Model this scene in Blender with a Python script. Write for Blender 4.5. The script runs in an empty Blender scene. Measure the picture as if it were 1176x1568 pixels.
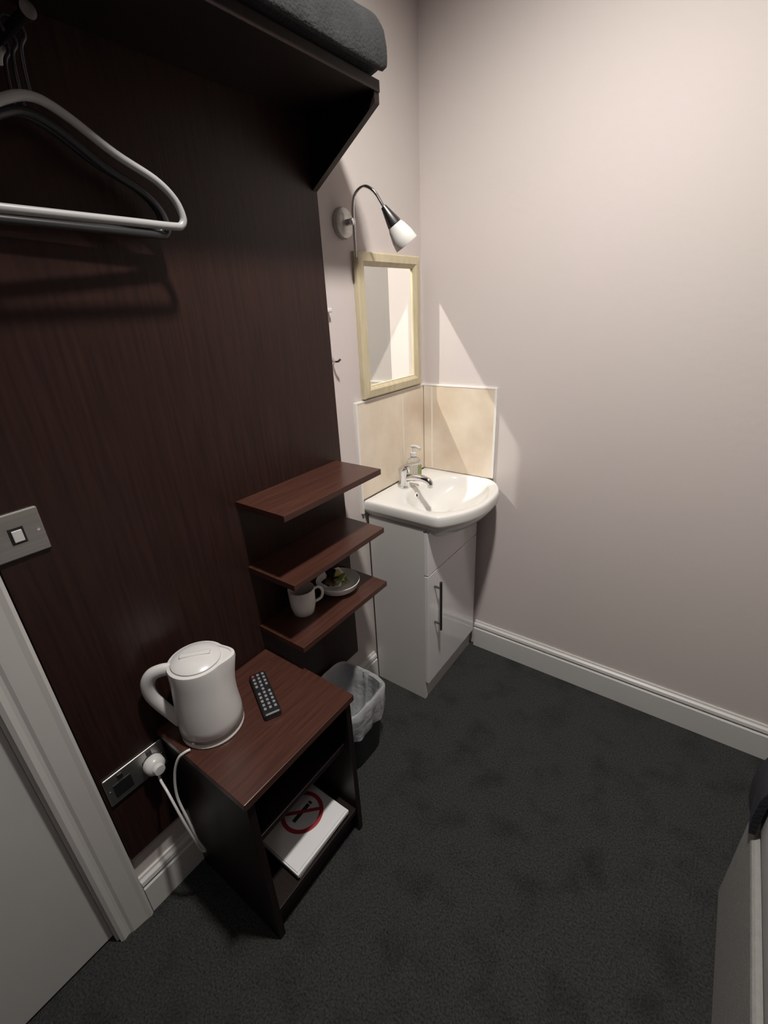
import bpy, bmesh, math, random
from mathutils import Vector, Matrix, noise
random.seed(3)
scene=bpy.context.scene
scene.view_settings.view_transform='Standard'
# ------------------------------------------------------------------ dims
XL=-1.01; YB=1.645; XR=1.30; YF=-1.70; ZC=2.85
XP=-0.99            # front of wood panel
# ------------------------------------------------------------------ materials
def newmat(name):
    m=bpy.data.materials.new(name); m.use_nodes=True
    nt=m.node_tree; b=nt.nodes['Principled BSDF']; return m,nt,b
def mat(name,col,rough=.5,metal=0,var=0,scale=20,bump=0,bscale=80,trans=0,alpha=1,coat=0,stretch=(1,1,1),emit=0,detail=4,col2=None,sss=0,spec=.5,r0=.3,r1=.7):
    m,nt,b=newmat(name)
    b.inputs['Base Color'].default_value=(*col,1)
    b.inputs['Roughness'].default_value=rough
    b.inputs['Metallic'].default_value=metal
    b.inputs['Transmission Weight'].default_value=trans
    b.inputs['Alpha'].default_value=alpha
    b.inputs['Coat Weight'].default_value=coat
    b.inputs['Specular IOR Level'].default_value=spec
    if sss: b.inputs['Subsurface Weight'].default_value=sss
    tc=nt.nodes.new('ShaderNodeTexCoord'); mp=nt.nodes.new('ShaderNodeMapping')
    mp.inputs['Scale'].default_value=stretch
    nt.links.new(tc.outputs['Object'],mp.inputs['Vector'])
    if var or col2:
        n=nt.nodes.new('ShaderNodeTexNoise'); n.inputs['Scale'].default_value=scale; n.inputs['Detail'].default_value=detail
        nt.links.new(mp.outputs['Vector'],n.inputs['Vector'])
        r=nt.nodes.new('ShaderNodeValToRGB')
        c2=col2 if col2 else tuple(min(1,c*(1+var)) for c in col)
        c1=col if col2 else tuple(c*(1-var) for c in col)
        r.color_ramp.elements[0].position=r0; r.color_ramp.elements[1].position=r1
        r.color_ramp.elements[0].color=(*c1,1); r.color_ramp.elements[1].color=(*c2,1)
        nt.links.new(n.outputs['Fac'],r.inputs['Fac']); nt.links.new(r.outputs['Color'],b.inputs['Base Color'])
    if bump:
        n2=nt.nodes.new('ShaderNodeTexNoise'); n2.inputs['Scale'].default_value=bscale; n2.inputs['Detail'].default_value=3
        nt.links.new(mp.outputs['Vector'],n2.inputs['Vector'])
        bp=nt.nodes.new('ShaderNodeBump'); bp.inputs['Strength'].default_value=bump; bp.inputs['Distance'].default_value=.004
        nt.links.new(n2.outputs['Fac'],bp.inputs['Height']); nt.links.new(bp.outputs['Normal'],b.inputs['Normal'])
    return m
M_wall=mat('wall_paint',(.60,.550,.515),.75,col2=(.615,.545,.535),scale=1.6,detail=2,bump=.12,bscale=45)
M_ceil=mat('ceiling_paint',(.75,.72,.70),.8,bump=.1)
M_trim=mat('white_gloss_trim',(.62,.61,.59),.35,var=.02,scale=6)
M_door=mat('white_door_paint',(.54,.54,.525),.45,var=.02,scale=5)
def woodmat(name,c1,c2,stretch,rough=.35,spec=.4):
    m=mat(name,c1,rough,col2=c2,scale=9,stretch=stretch,detail=8,bump=.06,bscale=30,spec=spec)
    return m
M_wood=woodmat('mahogany_panel',(.017,.0078,.0064),(.031,.0135,.0105),(12,12,.6),.36,.3)
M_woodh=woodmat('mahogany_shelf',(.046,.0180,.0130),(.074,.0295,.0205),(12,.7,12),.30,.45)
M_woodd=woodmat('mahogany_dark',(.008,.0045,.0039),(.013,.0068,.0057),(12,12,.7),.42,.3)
def carpet():
    m,nt,b=newmat('charcoal_carpet'); L=nt.links
    b.inputs['Roughness'].default_value=1; b.inputs['Specular IOR Level'].default_value=.1
    b.inputs['Sheen Weight'].default_value=.1
    tc=nt.nodes.new('ShaderNodeTexCoord')
    n1=nt.nodes.new('ShaderNodeTexNoise'); n1.inputs['Scale'].default_value=9; n1.inputs['Detail'].default_value=4; n1.inputs['Roughness'].default_value=.5
    n2=nt.nodes.new('ShaderNodeTexNoise'); n2.inputs['Scale'].default_value=190; n2.inputs['Detail'].default_value=3
    L.new(tc.outputs['Object'],n1.inputs['Vector']); L.new(tc.outputs['Object'],n2.inputs['Vector'])
    r1=nt.nodes.new('ShaderNodeValToRGB'); r1.color_ramp.elements[0].position=.28; r1.color_ramp.elements[1].position=.50
    r1.color_ramp.elements[0].color=(.023,.024,.025,1); r1.color_ramp.elements[1].color=(.036,.0375,.0365,1)
    r2=nt.nodes.new('ShaderNodeValToRGB'); r2.color_ramp.elements[0].position=.3; r2.color_ramp.elements[1].position=.7
    r2.color_ramp.elements[0].color=(.45,.45,.45,1); r2.color_ramp.elements[1].color=(1.4,1.4,1.4,1)
    L.new(n1.outputs['Fac'],r1.inputs['Fac']); L.new(n2.outputs['Fac'],r2.inputs['Fac'])
    mx=nt.nodes.new('ShaderNodeMix'); mx.data_type='RGBA'; mx.blend_type='MULTIPLY'; mx.inputs[0].default_value=1
    L.new(r1.outputs['Color'],mx.inputs[6]); L.new(r2.outputs['Color'],mx.inputs[7]); L.new(mx.outputs[2],b.inputs['Base Color'])
    bp=nt.nodes.new('ShaderNodeBump'); bp.inputs['Strength'].default_value=.7; bp.inputs['Distance'].default_value=.006
    L.new(n2.outputs['Fac'],bp.inputs['Height']); L.new(bp.outputs['Normal'],b.inputs['Normal'])
    return m
M_carpet=carpet()
M_ceramic=mat('white_ceramic',(.78,.77,.74),.12,var=.005,scale=4)
M_cab=mat('white_laminate',(.60,.58,.56),.3,var=.01,scale=4)
M_cabd=mat('white_gloss_door',(.74,.73,.73),.12,coat=.5,var=.005,scale=4)
M_chrome=mat('chrome',(.75,.75,.76),.12,1,var=.03,scale=8)
M_steel=mat('brushed_steel',(.50,.49,.47),.38,1,var=.08,scale=60,stretch=(1,.05,3))
M_black=mat('black_plastic',(.012,.012,.013),.4,var=.1,scale=20)
M_plastic=mat('white_plastic',(.64,.63,.62),.3,var=.01,scale=8)
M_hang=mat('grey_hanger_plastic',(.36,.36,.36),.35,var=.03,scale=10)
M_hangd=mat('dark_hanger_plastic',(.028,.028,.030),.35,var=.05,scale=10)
M_gun=mat('gunmetal_wire',(.20,.20,.20),.3,1,var=.03,scale=10)
M_frame=mat('pale_wood_frame',(.50,.43,.28),.45,col2=(.60,.52,.36),scale=14,stretch=(4,4,.8))
M_tile=mat('beige_marble_tile',(.64,.53,.41),.28,col2=(.78,.69,.57),scale=6,detail=10,bump=.05,bscale=20,r0=.32,r1=.62)
M_grout=mat('white_tile_trim',(.80,.78,.74),.5,var=.02)
M_fabric=mat('charcoal_fleece',(.020,.021,.023),.95,var=.25,scale=30,bump=.6,bscale=180)
M_navy=mat('dark_bedspread',(.012,.013,.020),.9,var=.2,scale=25,bump=.5,bscale=120)
M_sheet=mat('white_bed_sheet',(.50,.50,.51),.85,var=.03,scale=10,bump=.2,bscale=30)
M_divan=mat('divan_fabric',(.27,.265,.255),.9,var=.06,scale=60,bump=.3,bscale=250)
M_glass=mat('frosted_white_glass',(.80,.78,.75),.25,trans=.15,var=.01,scale=5)
M_liner=mat('bin_liner_film',(.80,.82,.84),.25,alpha=.45,var=.08,scale=30,bump=1.0,bscale=35)
M_bin=mat('bin_dark_plastic',(.018,.019,.022),.45,var=.1,scale=20)
M_red=mat('red_ink',(.36,.03,.04),.5,var=.03)
M_ink=mat('black_ink',(.03,.03,.03),.5,var=.03)
M_paper=mat('white_paper',(.70,.70,.70),.7,var=.01)
M_green=mat('green_sachet',(.20,.26,.08),.4,var=.1)
M_yel=mat('yellow_sachet',(.62,.50,.18),.4,var=.1)
M_brown=mat('brown_sachet',(.12,.06,.035),.4,var=.1)
M_soap=mat('clear_soap_bottle',(.80,.78,.70),.1,trans=.6,var=.01)
M_btn=mat('grey_rubber_button',(.22,.22,.24),.5,var=.05)
M_mirror=bpy.data.materials.new('mirror_beam_pass'); M_mirror.use_nodes=True  # ordinary mirror, made slightly see-through for the lamp added behind it
nt=M_mirror.node_tree; nt.nodes.clear()
mo=nt.nodes.new('ShaderNodeOutputMaterial'); mm=nt.nodes.new('ShaderNodeMixShader'); mg_=nt.nodes.new('ShaderNodeBsdfGlossy'); mt=nt.nodes.new('ShaderNodeBsdfTransparent')
mg_.inputs['Roughness'].default_value=0; mg_.inputs['Color'].default_value=(.90,.93,.89,1)
mm.inputs[0].default_value=.08
nt.links.new(mg_.outputs[0],mm.inputs[1]); nt.links.new(mt.outputs[0],mm.inputs[2]); nt.links.new(mm.outputs[0],mo.inputs[0])
# ------------------------------------------------------------------ mesh helpers
COL=scene.collection
def mkobj(name,verts,faces,m,smooth=False,bevel=0,segs=2,subsurf=0,angle=None):
    me=bpy.data.meshes.new(name); me.from_pydata([tuple(v) for v in verts],[],faces); me.update()
    bm=bmesh.new(); bm.from_mesh(me); bmesh.ops.recalc_face_normals(bm,faces=bm.faces)
    if bevel>0:
        es=[e for e in bm.edges if len(e.link_faces)==2 and e.calc_face_angle(0)>.5]
        bmesh.ops.bevel(bm,geom=es,offset=bevel,segments=segs,affect='EDGES',profile=.5,clamp_overlap=True)
    bm.to_mesh(me); bm.free()
    if smooth:
        for p in me.polygons: p.use_smooth=True
        if angle:
            try: me.set_sharp_from_angle(angle=math.radians(angle))
            except Exception: pass
    o=bpy.data.objects.new(name,me); COL.objects.link(o); me.materials.append(m)
    return o
def boxv(lo,hi):
    x0,y0,z0=lo;x1,y1,z1=hi
    v=[(x0,y0,z0),(x1,y0,z0),(x1,y1,z0),(x0,y1,z0),(x0,y0,z1),(x1,y0,z1),(x1,y1,z1),(x0,y1,z1)]
    f=[(0,1,2,3),(4,5,6,7),(0,1,5,4),(1,2,6,5),(2,3,7,6),(3,0,4,7)]
    return v,f
def box(name,lo,hi,m,bevel=0,segs=2,rot=None,about=None,smooth=False):
    v,f=boxv(lo,hi)
    if rot is not None:
        c=Vector(about) if about else (Vector(lo)+Vector(hi))/2
        v=[tuple(rot@(Vector(p)-c)+c) for p in v]
    return mkobj(name,v,f,m,bevel=bevel,segs=segs,smooth=smooth)
def multibox(name,boxes,m,bevel=0):
    V=[];F=[]
    for lo,hi in boxes:
        v,f=boxv(lo,hi); n=len(V); V+=v; F+=[tuple(i+n for i in q) for q in f]
    return mkobj(name,V,F,m,bevel=bevel)
def prism(name,pts,off,m,bevel=0,smooth=False,angle=None):
    n=len(pts); off=Vector(off)
    V=[Vector(p) for p in pts]+[Vector(p)+off for p in pts]
    F=[tuple(range(n)),tuple(range(2*n-1,n-1,-1))]+[(i,(i+1)%n,(i+1)%n+n,i+n) for i in range(n)]
    return mkobj(name,V,F,m,bevel=bevel,smooth=smooth,angle=angle)
def frame_from(axis):
    a=Vector(axis).normalized(); h=Vector((0,0,1)) if abs(a.z)<.9 else Vector((1,0,0))
    u=a.cross(h).normalized(); v=a.cross(u).normalized(); return a,u,v
def lathe(name,prof,origin,m,axis=(0,0,1),segs=40,smooth=True,angle=40,warp=None):
    o=Vector(origin); a,u,v=frame_from(axis); V=[];F=[];rings=[]
    for r,h in prof:
        if r<1e-6: V.append(o+a*h); rings.append([len(V)-1])
        else:
            ids=[]
            for i in range(segs):
                t=2*math.pi*i/segs; p=o+a*h+(u*math.cos(t)+v*math.sin(t))*r
                if warp: p=warp(p,h)
                V.append(p); ids.append(len(V)-1)
            rings.append(ids)
    for A,B in zip(rings,rings[1:]):
        if len(A)==1 and len(B)==1: continue
        if len(A)==1: F+=[(A[0],B[i],B[(i+1)%segs]) for i in range(segs)]
        elif len(B)==1: F+=[(B[0],A[i],A[(i+1)%segs]) for i in range(segs)]
        else: F+=[(A[i],A[(i+1)%segs],B[(i+1)%segs],B[i]) for i in range(segs)]
    return mkobj(name,V,F,m,smooth=smooth,angle=angle)
def smoothpath(P,n=8,closed=False):
    P=[Vector(p) for p in P]; out=[]; N=len(P)
    rng=N if closed else N-1
    for i in range(rng):
        if closed: p0,p1,p2,p3=P[(i-1)%N],P[i],P[(i+1)%N],P[(i+2)%N]
        else: p0,p1,p2,p3=P[max(i-1,0)],P[i],P[i+1],P[min(i+2,N-1)]
        for k in range(n):
            t=k/n
            out.append(.5*((2*p1)+(-p0+p2)*t+(2*p0-5*p1+4*p2-p3)*t*t+(-p0+3*p1-3*p2+p3)*t**3))
    if not closed: out.append(P[-1])
    return out
def tube(name,P,r,m,n=8,segs=12,closed=False,smoothp=True,r2=None,ref=None):
    pts=smoothpath(P,n,closed) if smoothp else [Vector(p) for p in P]
    V=[];F=[];N=len(pts); up=None
    for i,p in enumerate(pts):
        if closed: t=(pts[(i+1)%N]-pts[i-1]).normalized()
        else: t=(pts[min(i+1,N-1)]-pts[max(i-1,0)]).normalized()
        if ref is not None:
            u=Vector(ref); u=(u-t*u.dot(t)).normalized()
        elif up is None: _,u,_v=frame_from(t)
        else: u=(up-t*up.dot(t)).normalized()
        up=u; v=t.cross(u)
        rr=r(i/(N-1)) if callable(r) else r
        rb=rr if r2 is None else r2
        for k in range(segs):
            a=2*math.pi*k/segs; V.append(p+u*math.cos(a)*rr+v*math.sin(a)*rb)
    for i in range(N if closed else N-1):
        j=(i+1)%N
        for k in range(segs):
            F.append((i*segs+k,i*segs+(k+1)%segs,j*segs+(k+1)%segs,j*segs+k))
    if not closed:
        F.append(tuple(range(segs))); F.append(tuple(range((N-1)*segs,N*segs)))
    return mkobj(name,V,F,m,smooth=True,angle=60)
def group(name,parts,loc=None):
    e=bpy.data.objects.new(name,None); e.empty_display_size=.05
    if loc is None:
        vs=[Vector(v.co) for o in parts for v in o.data.vertices]
        lo=Vector([min(v[i] for v in vs) for i in range(3)]); hi=Vector([max(v[i] for v in vs) for i in range(3)])
        loc=((lo.x+hi.x)/2,(lo.y+hi.y)/2,lo.z)
    e.location=loc; COL.objects.link(e)
    inv=Matrix.Translation(Vector(loc)).inverted()
    for o in parts: o.parent=e; o.matrix_parent_inverse=inv
    return e
# ------------------------------------------------------------------ room shell
T=.12
MY0,MY1,MZ0,MZ1=1.243,1.606,1.215,1.662   # mirror extents
box('floor',(XL-T,YF-T,-.06),(XR+T,YB+T,0),M_carpet)
box('ceiling',(XL-T,YF-T,ZC),(XR+T,YB+T,ZC+.06),M_ceil)
box('wall_back',(XL-T,YB,0),(XR+T,YB+T,ZC),M_wall)
box('wall_right',(XR,YF,0),(XR+T,YB,ZC),M_wall)
box('wall_front',(XL-T,YF-T,0),(XR+T,YF,ZC),M_wall)
DY0,DY1,DZ=-.76,.072,2.03
RY0,RY1,RZ0,RZ1=.98,1.60,1.20,1.90   # opening added behind the mirror so the helper lamp's beam can pass
s_=.02
multibox('wall_left',[((XL-T,YF,0),(XL,DY0,ZC)),((XL-T,DY1,0),(XL,RY0,ZC)),((XL-T,DY0,DZ),(XL,DY1,ZC)),
  ((XL-T,RY0,0),(XL,YB,RZ0)),((XL-T,RY0,RZ1),(XL,YB,ZC)),((XL-T,RY1,RZ0),(XL,YB,RZ1)),
  ((XL-.004,RY0,RZ0),(XL,MY0+s_,RZ1)),((XL-.004,MY0+s_,MZ1-s_),(XL,RY1,RZ1)),((XL-.004,MY0+s_,RZ0),(XL,RY1,MZ0+s_)),((XL-.004,MY1-s_,MZ0+s_),(XL,RY1,MZ1-s_))],M_wall)
dp=[box('slab',(XL-.055,DY0+.012,.008),(XL-.015,DY1-.008,DZ-.01),M_door,bevel=.002)]
dp.append(lathe('handle_rose',[(0,0),(.026,0),(.026,.008),(.01,.012),(.01,.03),(0,.03)],(XL-.016,-.68,1.0),M_chrome,axis=(1,0,0)))
dp.append(tube('lever',[(XL+.012,-.68,1.0),(XL+.03,-.675,1.0),(XL+.034,-.64,1.0),(XL+.034,-.57,.998)],.008,M_chrome))
group('door_1',dp)
def arch(name,y0,y1,sgn):
    W=y1-y0; pr=[(0,0),(0,.012),(.10,.016),(.22,.013),(.30,.013),(.38,.017),(.80,.021),(.92,.024),(1,.020),(1,0)]
    pts=[]
    for a,d in pr:
        yy=y0+a*W if sgn>0 else y1-a*W
        pts.append((XL+d,yy,0))
    return prism(name,pts,(0,0,DZ+.06),M_trim,smooth=False)
a1=arch('jamb_moulding_far',.070,.155,1); a2=arch('jamb_moulding_near',-.845,-.755,-1)
a3=box('head_moulding',(XL,-.845,DZ-.005),(XL+.022,.155,DZ+.085),M_trim,bevel=.003)
a4=multibox('lining',[((XL-.10,DY1-.008,0),(XL+.002,DY1+.004,DZ)),((XL-.10,DY0-.002,0),(XL+.002,DY0+.012,DZ)),((XL-.10,DY0,DZ-.01),(XL+.002,DY1,DZ+.004))],M_trim)
group('trim_1',[a1,a2,a3,a4])
BB=[(0,0),(.018,0),(.018,.098),(.013,.104),(.013,.108),(.017,.113),(.015,.124),(.008,.130),(.006,.137),(0,.137)]
prism('baseboard_left',[(XL+d,.157,z) for d,z in BB],(0,1.212-.157,0),M_trim)
prism('baseboard_back',[(-.733,YB-d,z) for d,z in BB],(XR+.733,0,0),M_trim)
prism('baseboard_right',[(XR-d,YF,z) for d,z in BB],(0,YB-YF-.02,0),M_trim)
# ------------------------------------------------------------------ wood wall panel with hood shelf
PY0,PY1=.158,1.09
pp=[box('panel',(XL,PY0,.235),(XP,PY1,1.97),M_wood,bevel=.001)]
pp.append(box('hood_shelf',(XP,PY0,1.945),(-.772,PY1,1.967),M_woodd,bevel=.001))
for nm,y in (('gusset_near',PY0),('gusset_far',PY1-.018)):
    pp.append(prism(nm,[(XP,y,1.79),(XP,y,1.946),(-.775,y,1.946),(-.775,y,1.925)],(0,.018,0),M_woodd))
pp.append(tube('hanging_rod',[(XP,.40,1.88),(-.85,.40,1.88)],.007,M_gun,smoothp=False))
pp.append(lathe('rod_end',[(0,0),(.010,0),(.010,.008),(0,.010)],(-.852,.40,1.88),M_gun,axis=(1,0,0)))
pp.append(lathe('rod_flange',[(0,0),(.020,0),(.020,.004),(.01,.008),(0,.008)],(XP,.40,1.88),M_gun,axis=(1,0,0)))
group('wardrobe_wall_panel',pp)
def blanket():
    V=[];F=[];NS=70;NK=40;y0,y1=.20,1.096
    cx,cz=-.873,2.026
    for i in range(NS+1):
        s=i/NS; y=y0+(y1-y0)*s
        e=min(s,1-s)*(y1-y0); k=.80+.20*math.sqrt(max(0,1-(1-min(1,e/.035))**2))
        for j in range(NK):
            a=2*math.pi*j/NK; c,sn=math.cos(a),math.sin(a)
            X=math.copysign(abs(c)**.5,c)*.122; Z=math.copysign(abs(sn)**.6,sn)*.056*k
            nz=noise.noise(Vector((X*9,y*7,Z*12)))*.006
            if X>0: X*=.9+.1*k
            X*=1+nz*2; Z=Z+(nz if Z>-.03 else 0)
            x=cx+X; z=cz+Z
            if x>-.768: z-=min(1,(x+.768)/.016)*.026*(1 if Z<.03 else .6)
            else: z=max(z,1.9685)
            V.append((x,y,z))
    for i in range(NS):
        for j in range(NK):
            F.append((i*NK+j,i*NK+(j+1)%NK,(i+1)*NK+(j+1)%NK,(i+1)*NK+j))
    F.append(tuple(range(NK))); F.append(tuple(range(NS*NK,(NS+1)*NK)))
    return mkobj('folded_blanket',V,F,M_fabric,smooth=True,angle=70)
blanket()
# ------------------------------------------------------------------ hangers
def hanger(x,yc,zn,m,yaw,drop=0,half=.21):
    zn-=drop
    R=Matrix.Rotation(yaw,3,'Z')
    def W(a,z): v=R@Vector((0,a,0)); return (x+v.x,yc+v.y,z)
    zb=zn-.142
    loop=[W(0,zn+.004),W(.04,zn-.008),W(half*.5,zn-.045),W(half*.8,zn-.072),W(half*.95,zn-.098),W(half,zn-.125),W(half*.97,zb+.003),W(half*.88,zb),W(half*.5,zb),W(0,zb)]
    left=[W(-half*.5,zb),W(-half*.88,zb),W(-half*.97,zb+.003),W(-half,zn-.125),W(-half*.95,zn-.098),W(-half*.8,zn-.072),W(-half*.5,zn-.045),W(-.04,zn-.008)]
    p1=tube('frame',loop+left,.0068,m,closed=True,n=6)
    zr=1.88
    hk=[W(0,zn),W(0,zn+.025)]
    c0=zr
    hk+= [W(.004,c0-.022),W(.0125,c0-.008),W(.0135,c0),W(.010,c0+.0085),W(0,c0+.0105),W(-.010,c0+.0085),W(-.0135,c0),W(-.012,c0-.008)]
    p2=tube('hook',hk,.003,M_hangd,n=5,segs=8)
    group('clothes_hanger',[p1,p2])
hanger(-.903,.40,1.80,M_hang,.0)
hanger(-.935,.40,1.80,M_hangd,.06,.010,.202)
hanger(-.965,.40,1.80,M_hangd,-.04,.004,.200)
# ------------------------------------------------------------------ floating shelves
SY0,SY1,SXF=.662,1.062,-.805
for z in (1.05,.85,.645):
    sh=[box('board',(XP,SY0,z-.018),(SXF,SY1,z),M_woodh,bevel=.0012)]
    for y in (SY0+.05,SY1-.07):
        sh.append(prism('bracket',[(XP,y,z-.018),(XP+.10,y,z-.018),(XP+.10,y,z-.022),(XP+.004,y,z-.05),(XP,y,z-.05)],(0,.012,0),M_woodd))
    group('floating_shelf',sh)
# ------------------------------------------------------------------ bedside table
TX0,TX1,TY0,TY1,TZ=-.988,-.642,.308,.672,.556
tp=[box('top',(TX0,TY0,TZ-.02),(TX1,TY1,TZ),M_woodh,bevel=.0015)]
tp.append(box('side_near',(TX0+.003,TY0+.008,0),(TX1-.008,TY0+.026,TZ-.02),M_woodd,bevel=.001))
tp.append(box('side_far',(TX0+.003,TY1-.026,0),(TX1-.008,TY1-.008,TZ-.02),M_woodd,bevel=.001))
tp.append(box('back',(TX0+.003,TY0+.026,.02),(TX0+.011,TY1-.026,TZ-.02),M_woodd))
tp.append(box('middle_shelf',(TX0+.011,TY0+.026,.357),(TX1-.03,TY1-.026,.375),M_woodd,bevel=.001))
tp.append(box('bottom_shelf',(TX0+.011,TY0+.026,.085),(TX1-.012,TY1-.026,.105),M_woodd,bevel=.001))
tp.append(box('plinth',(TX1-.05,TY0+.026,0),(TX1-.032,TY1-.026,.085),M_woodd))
group('bedside_table',tp)
rz=Matrix.Rotation(.02,3,'Z')
group('magazine_stack',[box('magazine_lower',(-.875,.412,.1055),(-.662,.622,.118),M_paper,bevel=.001,rot=rz),
  box('magazine_upper',(-.872,.408,.1185),(-.658,.618,.130),M_paper,bevel=.001)])
def ring(name,c,r0,r1,z0,z1,m,n=48):
    return lathe(name,[(r0,z0),(r1,z0),(r1,z1),(r0,z1),(r0,z0)],c,m,segs=n)
sg=[box('card',(-.868,.412,.1308),(-.664,.612,.1328),M_paper,bevel=.0005)]
cx,cy=-.770,.535
sg.append(ring('red_ring',(cx,cy,0),.052,.064,.1329,.1333,M_red))
sg.append(box('red_slash',(cx-.055,cy-.005,.1334),(cx+.055,cy+.005,.1338),M_red,rot=Matrix.Rotation(math.radians(45),3,'Z')))
sg.append(box('cigarette',(cx-.006,cy-.036,.1329),(cx+.006,cy+.028,.1332),M_ink))
sg.append(box('cigarette_tip',(cx-.006,cy+.031,.1329),(cx+.006,cy+.038,.1332),M_ink))
group('no_smoking_sign',sg)
# ------------------------------------------------------------------ kettle
KX,KY=-.880,.402; KZ=TZ; kd=Vector((.65,.76,0)).normalized()
def kw(p,h):
    v=Vector((p.x-KX,p.y-KY,0)); 
    if v.length>1e-4 and h>.11:
        c=v.normalized().dot(kd); 
        if c>.8: p=p+kd*((c-.8)/.2)**1.5*.022*min(1,(h-.11)/.09)
    return p
k=[lathe('power_base',[(0,0),(.074,0),(.076,.004),(.074,.012),(.070,.016),(0,.016)],(KX,KY,KZ),M_plastic),
   lathe('metal_ring',[(.0715,.0165),(.0765,.0165),(.0765,.022),(.0715,.022),(.0715,.0165)],(KX,KY,KZ),M_steel),
   lathe('body',[(0,.0225),(.074,.0225),(.0765,.026),(.0762,.05),(.0735,.09),(.070,.13),(.067,.17),(.0665,.203),(.0655,.210),(.058,.212),(.057,.209),(0,.209)],(KX,KY,KZ),M_plastic,segs=64,warp=kw),
   lathe('lid',[(.0565,.2095),(.0565,.214),(.050,.219),(.03,.225),(0,.227)],(KX,KY,KZ),M_plastic,segs=48)]
k.append(box('lid_ridge',(KX-.035,KY-.008,KZ+.220),(KX+.035,KY+.008,KZ+.2295),M_plastic,bevel=.004,segs=3,rot=Matrix.Rotation(math.atan2(kd.y,kd.x),3,'Z'),smooth=True))
def kp(r,z): return (KX-kd.x*r,KY-kd.y*r,KZ+z)
k.append(tube('handle',[kp(.055,.196),kp(.078,.198),kp(.102,.190),kp(.117,.165),kp(.117,.130),kp(.104,.095),kp(.086,.060),kp(.072,.032)],.0125,M_plastic,segs=16,r2=.016))
group('electric_kettle',k)
# ------------------------------------------------------------------ socket + plug + cable + switch
SX=XP
sy,sz=.238,.482
s=[box('plate',(SX,sy-.073,sz-.043),(SX+.006,sy+.073,sz+.043),M_steel,bevel=.0025)]
for oy in (-.036,.036):
    s.append(box('insert',(SX+.006,sy+oy-.021,sz-.026),(SX+.0075,sy+oy+.021,sz+.014),M_black,bevel=.0005))
    s.append(box('rocker',(SX+.006,sy+oy-.006,sz+.022),(SX+.0095,sy+oy+.006,sz+.036),M_black,bevel=.001))
for oy in (-.060,.060): s.append(lathe('screw',[(0,0),(.003,0),(.003,.001),(0,.0012)],(SX+.006,sy+oy*1.08,sz),M_chrome,axis=(1,0,0),segs=12))
group('double_wall_socket',s)
py=sy+.036; pz=sz-.004
P=[lathe('plug_body',[(0,0),(.024,0),(.0255,.004),(.024,.020),(.016,.028),(0,.030)],(SX+.008,py,pz),M_plastic,axis=(1,0,0)),
   lathe('plug_boss',[(0,0),(.015,0),(.013,.010),(0,.011)],(SX+.036,py,pz),M_plastic,axis=(1,0,0))]
P.append(tube('flex',[(SX+.028,py,pz-.018),(SX+.040,py-.005,pz-.035),(-.915,.264,.435),(-.888,.262,.40),(-.872,.264,.345),(-.868,.272,.27),(-.874,.281,.215),(-.870,.287,.205),(-.866,.285,.222),(-.866,.276,.28),(-.868,.272,.355),(-.886,.272,.43),(-.884,.282,.50),(-.872,.296,.548),(-.862,.310,.5615),(-.858,.322,.5615)],.0033,M_plastic,segs=10))
group('kettle_power_cord',P)
wy,wz=.200,1.155
s=[box('plate',(SX,wy-.043,wz-.043),(SX+.006,wy+.043,wz+.043),M_steel,bevel=.0025),
   box('rocker_surround',(SX+.006,wy-.012,wz-.016),(SX+.0075,wy+.012,wz+.016),M_black,bevel=.0005),
   box('rocker',(SX+.0075,wy-.008,wz-.011),(SX+.011,wy+.008,wz+.011),M_plastic,bevel=.001)]
for oy in (-.033,.033): s.append(lathe('screw',[(0,0),(.003,0),(.003,.001),(0,.0012)],(SX+.006,wy+oy,wz),M_chrome,axis=(1,0,0),segs=12))
group('wall_switch',s)
# ------------------------------------------------------------------ remote
A=Vector((-.914,.571,0)); B=Vector((-.763,.499,0)); C=(A+B)/2; ang=math.atan2((B-A).y,(B-A).x); R=Matrix.Rotation(ang,3,'Z')
def rb(nm,x0,x1,y0,y1,z0,z1,m,bev):
    return box(nm,(C.x+x0,C.y+y0,TZ+z0),(C.x+x1,C.y+y1,TZ+z1),m,bevel=bev,rot=R,about=(C.x,C.y,TZ))
rp=[rb('body',-.084,.084,-.023,.023,.0005,.018,M_black,.006)]
for i in range(10):
    for j in range(3):
        if i in (4,) and j!=1: continue
        x=-.070+i*.0145; y=(j-1)*.0135
        rp.append(rb('button',x-.0042,x+.0042,y-.0035,y+.0035,.0175,.0195,M_btn if not(i==0 and j==0) else M_red,.001))
group('remote_control',rp)
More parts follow.
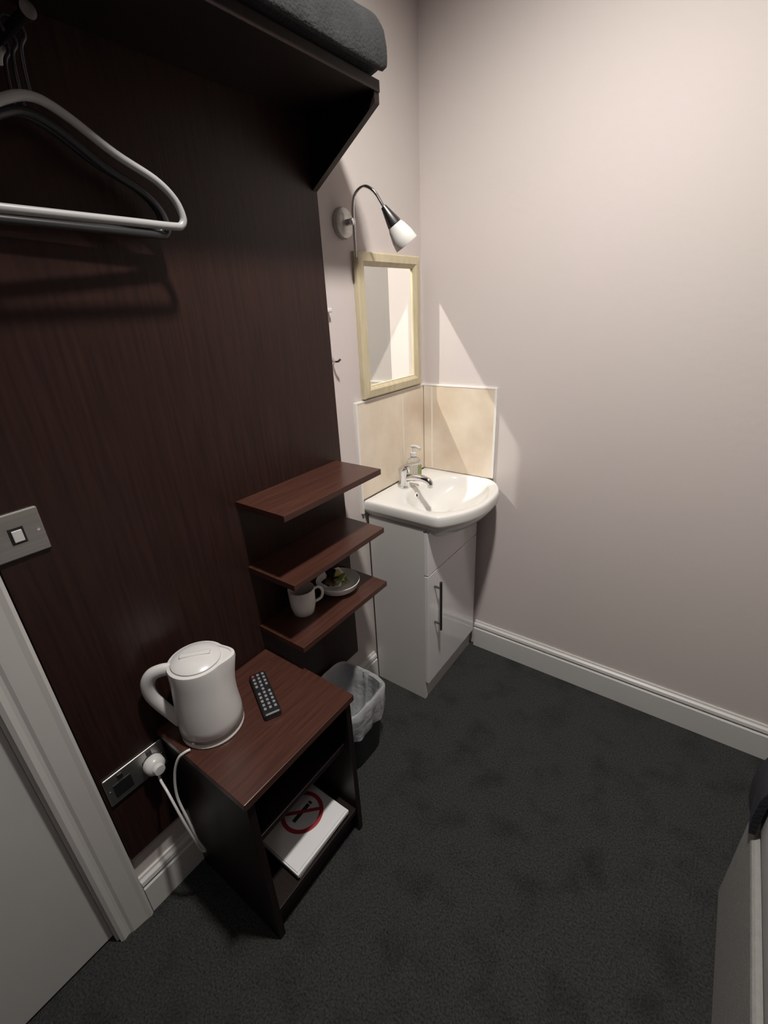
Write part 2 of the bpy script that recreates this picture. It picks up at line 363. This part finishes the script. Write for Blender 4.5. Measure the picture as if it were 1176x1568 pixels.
# ------------------------------------------------------------------ mug + bowl on shelf
z0=.6455
mx_,my_=-.925,.785
mg=[lathe('cup',[(0,.0),(.030,0),(.033,.003),(.039,.03),(.041,.085),(.040,.087),(.0385,.085),(.037,.03),(.030,.006),(0,.006)],(mx_,my_,z0),M_ceramic)]
hd=Vector((.45,.9,0)).normalized()
mg.append(tube('handle',[(mx_+hd.x*r,my_+hd.y*r,z0+z) for r,z in ((.037,.070),(.055,.073),(.066,.055),(.060,.032),(.036,.024))],.0045,M_ceramic,segs=10))
group('coffee_mug',mg)
bx,by=-.912,.935
bw=[lathe('bowl',[(0,0),(.036,0),(.042,.003),(.064,.018),(.073,.040),(.072,.042),(.0695,.040),(.060,.020),(.036,.007),(0,.006)],(bx,by,z0),M_ceramic,segs=48)]
group('sachet_bowl',bw)
sc=[]
for i in range(12):
    a=random.uniform(0,6.28); r=random.uniform(0,.034); m=[M_green,M_yel,M_brown,M_paper,M_black][i%5]
    c=(bx+math.cos(a)*r,by+math.sin(a)*r,z0+.028+i*.0028)
    Rr=Matrix.Rotation(random.uniform(0,3.1),3,'Z')@Matrix.Rotation(random.uniform(-.45,.45),3,'X')
    sc.append(box('sachet',(c[0]-.022,c[1]-.016,c[2]-.0025),(c[0]+.022,c[1]+.016,c[2]+.0025),m,bevel=.002,rot=Rr))
sc.append(lathe('milk_pot',[(0,0),(.012,0),(.017,.016),(.018,.018),(0,.018)],(bx-.01,by-.02,z0+.062),M_black))
group('tea_coffee_sachets',sc)
# ------------------------------------------------------------------ vanity unit
CX0,CX1,CY0,CY1,CZ=XL+.019,-.752,1.216,1.622,.788
XF=CX1+.017
vp=[multibox('carcass',[((CX0,CY0,0),(CX1,CY0+.016,CZ)),((CX0,CY1-.016,0),(CX1,CY1,CZ)),((CX0,CY0+.016,.09),(CX1,CY1-.016,.106))],M_cab,bevel=.0006)]
vp.append(box('kick_board',(CX1-.014,CY0+.016,0),(CX1-.002,CY1-.016,.09),M_cab))
vp.append(box('drawer_front',(CX1+.001,CY0+.001,.602),(XF,CY1-.001,.776),M_cabd,bevel=.0015))
vp.append(box('cupboard_door',(CX1+.001,CY0+.001,.092),(XF,CY1-.001,.598),M_cabd,bevel=.0015))
hy=CY0+.048
vp.append(tube('handle_bar',[(XF+.028,hy,.345),(XF+.028,hy,.562)],.0055,M_gun,smoothp=False))
for z in (.372,.535): vp.append(tube('handle_post',[(XF,hy,z),(XF+.028,hy,z)],.0045,M_gun,smoothp=False))
def outline():
    y0,y1=1.205,YB-.004; xb=XL+.010; out=[]
    def seg(a,b,n):
        for i in range(n): t=i/n; out.append(Vector((a[0]+(b[0]-a[0])*t,a[1]+(b[1]-a[1])*t)))
    seg((xb,y1),(xb,y0),14); seg((xb,y0),(-.710,y0),12)
    ym=(y0+y1)/2
    fp=[(-.710,y0,0),(-.684,y0+.010,0),(-.645,y0+.060,0),(-.618,y0+.115,0),(-.603,y0+.170,0),(-.599,ym+.01,0),(-.606,y1-.130,0),(-.625,y1-.075,0),(-.655,y1-.032,0),(-.690,y1-.006,0),(-.715,y1,0)]
    for p in smoothpath(fp,4)[:-1]: out.append(Vector((p.x,p.y)))
    seg((-.715,y1),(xb,y1),12)
    return out
OUT=outline(); bc=Vector((-.772,1.430)); BCY=1.430
def basin():
    V=[];F=[];n=len(OUT); rings=[]
    def addring(fn,z):
        ids=[]
        for p in OUT:
            q=fn(p); V.append((q.x,q.y,z)); ids.append(len(V)-1)
        rings.append(ids)
    def sc(s,c=Vector((-.83,1.422))): 
        def f(p):
            q=c+(p-c)*s
            return Vector((max(q.x,XL+.006) if s<=1 else q.x,q.y))
        return f
    def ell(a,b,cxx=-.772):
        def f(p):
            d=p-bc; t=math.atan2(d.y/.19,d.x/.15); return Vector((cxx+a*math.cos(t),BCY+b*math.sin(t)))
        return f
    ZR=.852
    addring(sc(.25),.705); addring(sc(.45),.714); addring(sc(.66),.736); addring(sc(.80),.760); addring(sc(.90),.782); addring(sc(.955),.799)
    addring(sc(.990),.810); addring(sc(1),.820); addring(sc(1),.838); addring(sc(.996),.846); addring(sc(.985),.851); addring(sc(.970),ZR)
    addring(lambda p: ell(.148,.188)(p)*.5+sc(.97)(p)*.5,ZR-.0005)
    for a,b,cxx,dz in ((.150,.190,-.772,.0015),(.147,.187,-.772,.003),(.144,.183,-.772,.007),(.140,.177,-.773,.015),(.132,.168,-.777,.028),(.120,.155,-.785,.041),
        (.106,.139,-.796,.053),(.091,.122,-.808,.0625),(.077,.106,-.820,.071),(.064,.092,-.828,.079),(.053,.076,-.832,.090),(.042,.058,-.834,.101),(.028,.036,-.835,.108),(.012,.014,-.836,.111)):
        addring(ell(a,b,cxx),ZR-dz)
    for A_,B_ in zip(rings,rings[1:]):
        F.extend([(A_[i],A_[(i+1)%n],B_[(i+1)%n],B_[i]) for i in range(n)])
    F.append(tuple(rings[0])); F.append(tuple(rings[-1]))
    return mkobj('basin',V,F,M_ceramic,smooth=True,angle=75)
vp.append(basin())
vp.append(lathe('waste',[(0,0),(.021,0),(.021,.002),(.014,.004),(0,.003)],(-.835,BCY,.7435),M_chrome,segs=24))
ov=Vector((-.9065,BCY-.01,.815))
vp.append(lathe('overflow_ring',[(.006,0),(.0125,0),(.0125,.002),(.006,.0025)],ov,M_chrome,axis=(1,0,.28),segs=24))
vp.append(lathe('overflow_hole',[(0,0),(.0065,0),(.0065,.001),(0,.001)],ov+Vector((.0005,0,0)),M_black,axis=(1,0,.28),segs=20))
group('vanity_unit',vp)
tx,ty,tz=-.948,1.400,.852
t=[lathe('body',[(0,0),(.026,0),(.026,.004),(.021,.008),(.020,.05),(.023,.056),(.023,.074),(.014,.082),(0,.084)],(tx,ty,tz),M_chrome),
   tube('spout',[(tx+.01,ty,tz+.035),(tx+.04,ty,tz+.046),(tx+.08,ty,tz+.048),(tx+.108,ty,tz+.042),(tx+.118,ty,tz+.030)],lambda s:.0145-.003*s,M_chrome,segs=16),
   tube('lever',[(tx,ty,tz+.080),(tx+.02,ty,tz+.092),(tx+.075,ty-.002,tz+.110)],lambda s:.0085-.003*s,M_chrome,segs=12),
   lathe('aerator',[(0,0),(.0115,0),(.0115,.012),(0,.012)],(tx+.118,ty,tz+.018),M_chrome)]
group('basin_mixer_tap',t)
dx,dy=-.962,1.492
d=[lathe('bottle',[(0,0),(.026,0),(.028,.004),(.028,.070),(.024,.084),(.012,.092),(.012,.098),(0,.098)],(dx,dy,.8525),M_soap),
   lathe('collar',[(0,0),(.014,0),(.014,.014),(.006,.016),(.005,.034),(0,.034)],(dx,dy,.9505),M_plastic),
   tube('nozzle',[(dx-.010,dy,.988),(dx+.012,dy,.990),(dx+.035,dy-.006,.984)],.006,M_plastic),
   box('label',(dx+.0275,dy-.012,.872),(dx+.0290,dy+.012,.915),M_green,bevel=.0003)]
group('soap_dispenser',d)
# ------------------------------------------------------------------ tiles
ZT=1.203; tt=.008
tl=[box('tile',(XL,1.206,.853),(XL+tt,1.483,ZT),M_tile,bevel=.001),box('tile',(XL,1.489,.853),(XL+tt,YB-tt-.001,ZT),M_tile,bevel=.001),
    box('tile',(XL+tt+.001,YB-tt,.853),(-.965,YB,ZT),M_tile,bevel=.001),box('tile',(-.959,YB-tt,.853),(-.690,YB,ZT),M_tile,bevel=.001),
    multibox('edge_trim',[((XL,1.196,.80),(XL+tt+.002,1.2055,ZT+.006)),((XL,1.206,ZT+.0005),(XL+tt+.001,YB-.0005,ZT+.006)),((XL+tt+.001,YB-tt-.001,ZT+.0005),(-.69,YB,ZT+.006)),((-.6895,YB-tt-.002,.855),(-.681,YB,ZT+.006)),((XL,1.4832,.854),(XL+tt*.85,1.4888,ZT)),((-.9648,YB-tt*.85,.854),(-.9592,YB,ZT))],M_grout)]
group('tiled_splashback',tl)
# ------------------------------------------------------------------ mirror
def rectring(name,specs,m):
    V=[];F=[]
    for ins,x in specs:
        V+=[(x,MY0+ins,MZ0+ins),(x,MY1-ins,MZ0+ins),(x,MY1-ins,MZ1-ins),(x,MY0+ins,MZ1-ins)]
    n=len(specs)
    for i in range(n):
        j=(i+1)%n
        for k_ in range(4): F.append((i*4+k_,i*4+(k_+1)%4,j*4+(k_+1)%4,j*4+k_))
    return mkobj(name,V,F,m)
fr=rectring('frame',[(0,XL+.001),(0,XL+.016),(.004,XL+.020),(.026,XL+.022),(.032,XL+.018),(.038,XL+.013),(.040,XL+.013),(.040,XL+.001)],M_frame)
g0=.039
gl=mkobj('glass',[(XL+.008,MY0+g0,MZ0+g0),(XL+.008,MY1-g0,MZ0+g0),(XL+.008,MY1-g0,MZ1-g0),(XL+.008,MY0+g0,MZ1-g0)],[(0,1,2,3)],M_mirror)
group('framed_mirror',[fr,gl])
# ------------------------------------------------------------------ lamp
ly,lz=1.205,1.73
lp=[lathe('wall_plate',[(0,0),(.040,0),(.041,.004),(.038,.014),(.025,.020),(0,.021)],(XL,ly,lz),M_steel,axis=(1,0,0)),
    lathe('knuckle',[(0,0),(.009,0),(.009,.026),(0,.028)],(XL+.019,ly,lz),M_chrome,axis=(1,0,0))]
lp.append(tube('gooseneck',[(-.967,1.208,1.640),(-.967,1.208,1.70),(-.967,1.209,1.765),(-.958,1.213,1.797),(-.932,1.222,1.812),(-.905,1.233,1.795),(-.880,1.245,1.752)],.0042,M_chrome,segs=10))
a0=Vector((-.882,1.244,1.756)); a1_=Vector((-.838,1.290,1.664)); ax=(a1_-a0)
lp.append(lathe('socket_cone',[(0,-.006),(.008,-.004),(.012,.012),(.021,.046),(.021,.050),(0,.050)],a0,M_gun,axis=ax))
lp.append(lathe('glass_shade',[(0,.048),(.020,.048),(.026,.060),(.033,.085),(.036,.108),(.035,.110),(.033,.106),(.029,.082),(.020,.060),(0,.056)],a0,M_glass,axis=ax))
group('gooseneck_wall_lamp',lp)
group('robe_hook',[lathe('rose',[(0,0),(.012,0),(.012,.004),(0,.005)],(XL,1.106,1.357),M_chrome,axis=(1,0,0)),
   tube('peg',[(XL+.003,1.106,1.357),(XL+.025,1.108,1.355),(XL+.035,1.112,1.362)],.004,M_chrome)])
group('cable_clip',[box('clip',(XL,1.092,1.494),(XL+.018,1.112,1.506),M_plastic,bevel=.003),box('pipe',(XL,1.0925,1.18),(XL+.012,1.1,1.494),M_trim,bevel=.002)])
# ------------------------------------------------------------------ bin
def rsq(c,h,z,n=48,p=4.5,amp=0,seed=0):
    o=[]
    for i in range(n):
        a=2*math.pi*i/n; ca,sa=math.cos(a),math.sin(a); r=h/((abs(ca)**p+abs(sa)**p)**(1/p))
        if amp: r+=amp*noise.noise(Vector((ca*4+seed,sa*4,z*25)))
        o.append((c[0]+ca*r,c[1]+sa*r,z))
    return o
def skin(name,rings,m,capb=True):
    n=len(rings[0]);V=[p for r in rings for p in r];F=[]
    for i in range(len(rings)-1):
        for j in range(n): F.append((i*n+j,i*n+(j+1)%n,(i+1)*n+(j+1)%n,(i+1)*n+j))
    if capb: F.append(tuple(range(n)))
    return mkobj(name,V,F,m,smooth=True,angle=50)
bcn=(-.868,.872)
body=skin('body',[rsq(bcn,.085,.002),rsq(bcn,.088,.01),rsq(bcn,.108,.275),rsq(bcn,.110,.278),rsq(bcn,.106,.278),rsq(bcn,.085,.014)],M_bin)
lin=skin('liner_bag',[rsq(bcn,.108,.165,96,amp=.012,seed=2),rsq(bcn,.113,.20,96,amp=.012,seed=5),rsq(bcn,.1135,.25,96,amp=.007,seed=1),rsq(bcn,.1145,.280,96,amp=.005),rsq(bcn,.109,.288,96,amp=.004),rsq(bcn,.100,.281,96,amp=.005),rsq(bcn,.093,.22,96,amp=.018,seed=9),rsq(bcn,.082,.12,96,amp=.02,seed=4),rsq(bcn,.05,.05,96,amp=.012),rsq(bcn,.005,.045,96)],M_liner,capb=False)
group('waste_bin',[body,lin])
# ------------------------------------------------------------------ bed
BX0,BX1,BY0,BY1=.262,1.16,-.85,1.08
bd=[box('divan_base',(BX0,BY0,.0),(BX1,BY1,.335),M_divan,bevel=.012,segs=3,smooth=False)]
bd.append(box('mattress',(BX0+.010,BY0,.336),(BX1,BY1-.006,.50),M_sheet,bevel=.03,segs=4,smooth=True))
bd.append(box('headboard',(BX0,BY0-.05,0),(BX1,BY0-.002,1.0),M_divan,bevel=.01))
def throw():
    b=BX0+.014
    prof=[(b-.020,.350),(b-.026,.40),(b-.026,.46),(b-.017,.500),(b+.01,.522),(b+.10,.528),(BX1+.01,.528),(BX1+.018,.515),(BX1+.018,.505),(b+.12,.504),(b+.02,.503),(b-.010,.48),(b-.012,.42),(b-.012,.352)]
    V=[];F=[];n=len(prof);NS=24;y0,y1=1.0,1.10
    for i in range(NS+1):
        y=y0+(y1-y0)*i/NS
        for x,z in prof:
            w=noise.noise(Vector((x*6,y*12,z*8)))*.006
            V.append((x-abs(w) if x<b-.014 else x,y,z+(w*.5 if z>.52 else 0)))
    for i in range(NS):
        for j in range(n): F.append((i*n+j,i*n+(j+1)%n,(i+1)*n+(j+1)%n,(i+1)*n+j))
    F.append(tuple(range(n)));F.append(tuple(range(NS*n,NS*n+n)))
    return mkobj('bed_throw',V,F,M_navy,smooth=True,angle=60)
bd.append(throw())
group('single_bed',bd)
# ------------------------------------------------------------------ lights
def aim(o,d):
    o.rotation_mode='QUATERNION'; o.rotation_quaternion=Vector(d).to_track_quat('-Z','Y')
def arealight(name,loc,size,power,col):
    l=bpy.data.lights.new(name,'AREA'); l.shape='DISK'; l.size=size; l.energy=power; l.color=col
    o=bpy.data.objects.new(name,l); o.location=loc; COL.objects.link(o); return o
def spot(name,loc,target,power,col,size,blend,rad):
    l=bpy.data.lights.new(name,'SPOT'); l.energy=power; l.color=col; l.spot_size=math.radians(size); l.spot_blend=blend; l.shadow_soft_size=rad
    o=bpy.data.objects.new(name,l); o.location=loc; COL.objects.link(o); aim(o,Vector(target)-Vector(loc)); return o
LX,LY=-.20,.60
fx=[lathe('fitting',[(.05,0),(.075,0),(.078,-.012),(.07,-.022),(.052,-.022),(.05,0)],(LX,LY,ZC),M_chrome)]
group('ceiling_spotlight',fx,loc=(LX,LY,ZC))
spot('spotlight_lamp',(LX,LY,ZC-.04),(-.42,1.38,.35),185,(1,.95,.895),114,1,.06)
fx=[lathe('fitting',[(.17,0),(.19,0),(.19,-.03),(.17,-.035),(.17,0)],(.55,-.75,ZC),M_chrome)]  # made-up fitting to go with the fill lamp
group('added_fill_fitting',fx,loc=(.55,-.75,ZC))
arealight('added_fill_lamp',(.55,-.75,ZC-.03),.34,3,(1,.96,.97))  # weak soft fill added behind the camera to lift the dark areas
mxx=2*(XL+.008)-LX
spot('mirror_patch_helper',(mxx,LY,ZC-.04),(XL,1.43,1.44),1600,(1,.95,.88),34,.2,.02)  # added unseen lamp behind the wall, imitates ceiling light reflected off the mirror
w=bpy.data.worlds.new('World'); scene.world=w; w.use_nodes=True
w.node_tree.nodes['Background'].inputs[0].default_value=(.5,.5,.5,1); w.node_tree.nodes['Background'].inputs[1].default_value=.02
# ------------------------------------------------------------------ camera
r=Vector((.8098,.5846,-.0477)); fw=Vector((-.5502,.7282,-.4076))
r.normalize(); fw=(fw-r*fw.dot(r)).normalized(); up=r.cross(fw).normalized()
cam=bpy.data.cameras.new('camera'); co=bpy.data.objects.new('camera',cam); COL.objects.link(co)
M=Matrix((r,up,-fw)).transposed().to_4x4(); M.translation=Vector((0,0,1.5)); co.matrix_world=M
cam.sensor_fit='VERTICAL'; cam.sensor_height=36; cam.lens=36*700/1568; cam.clip_start=.01
scene.camera=co
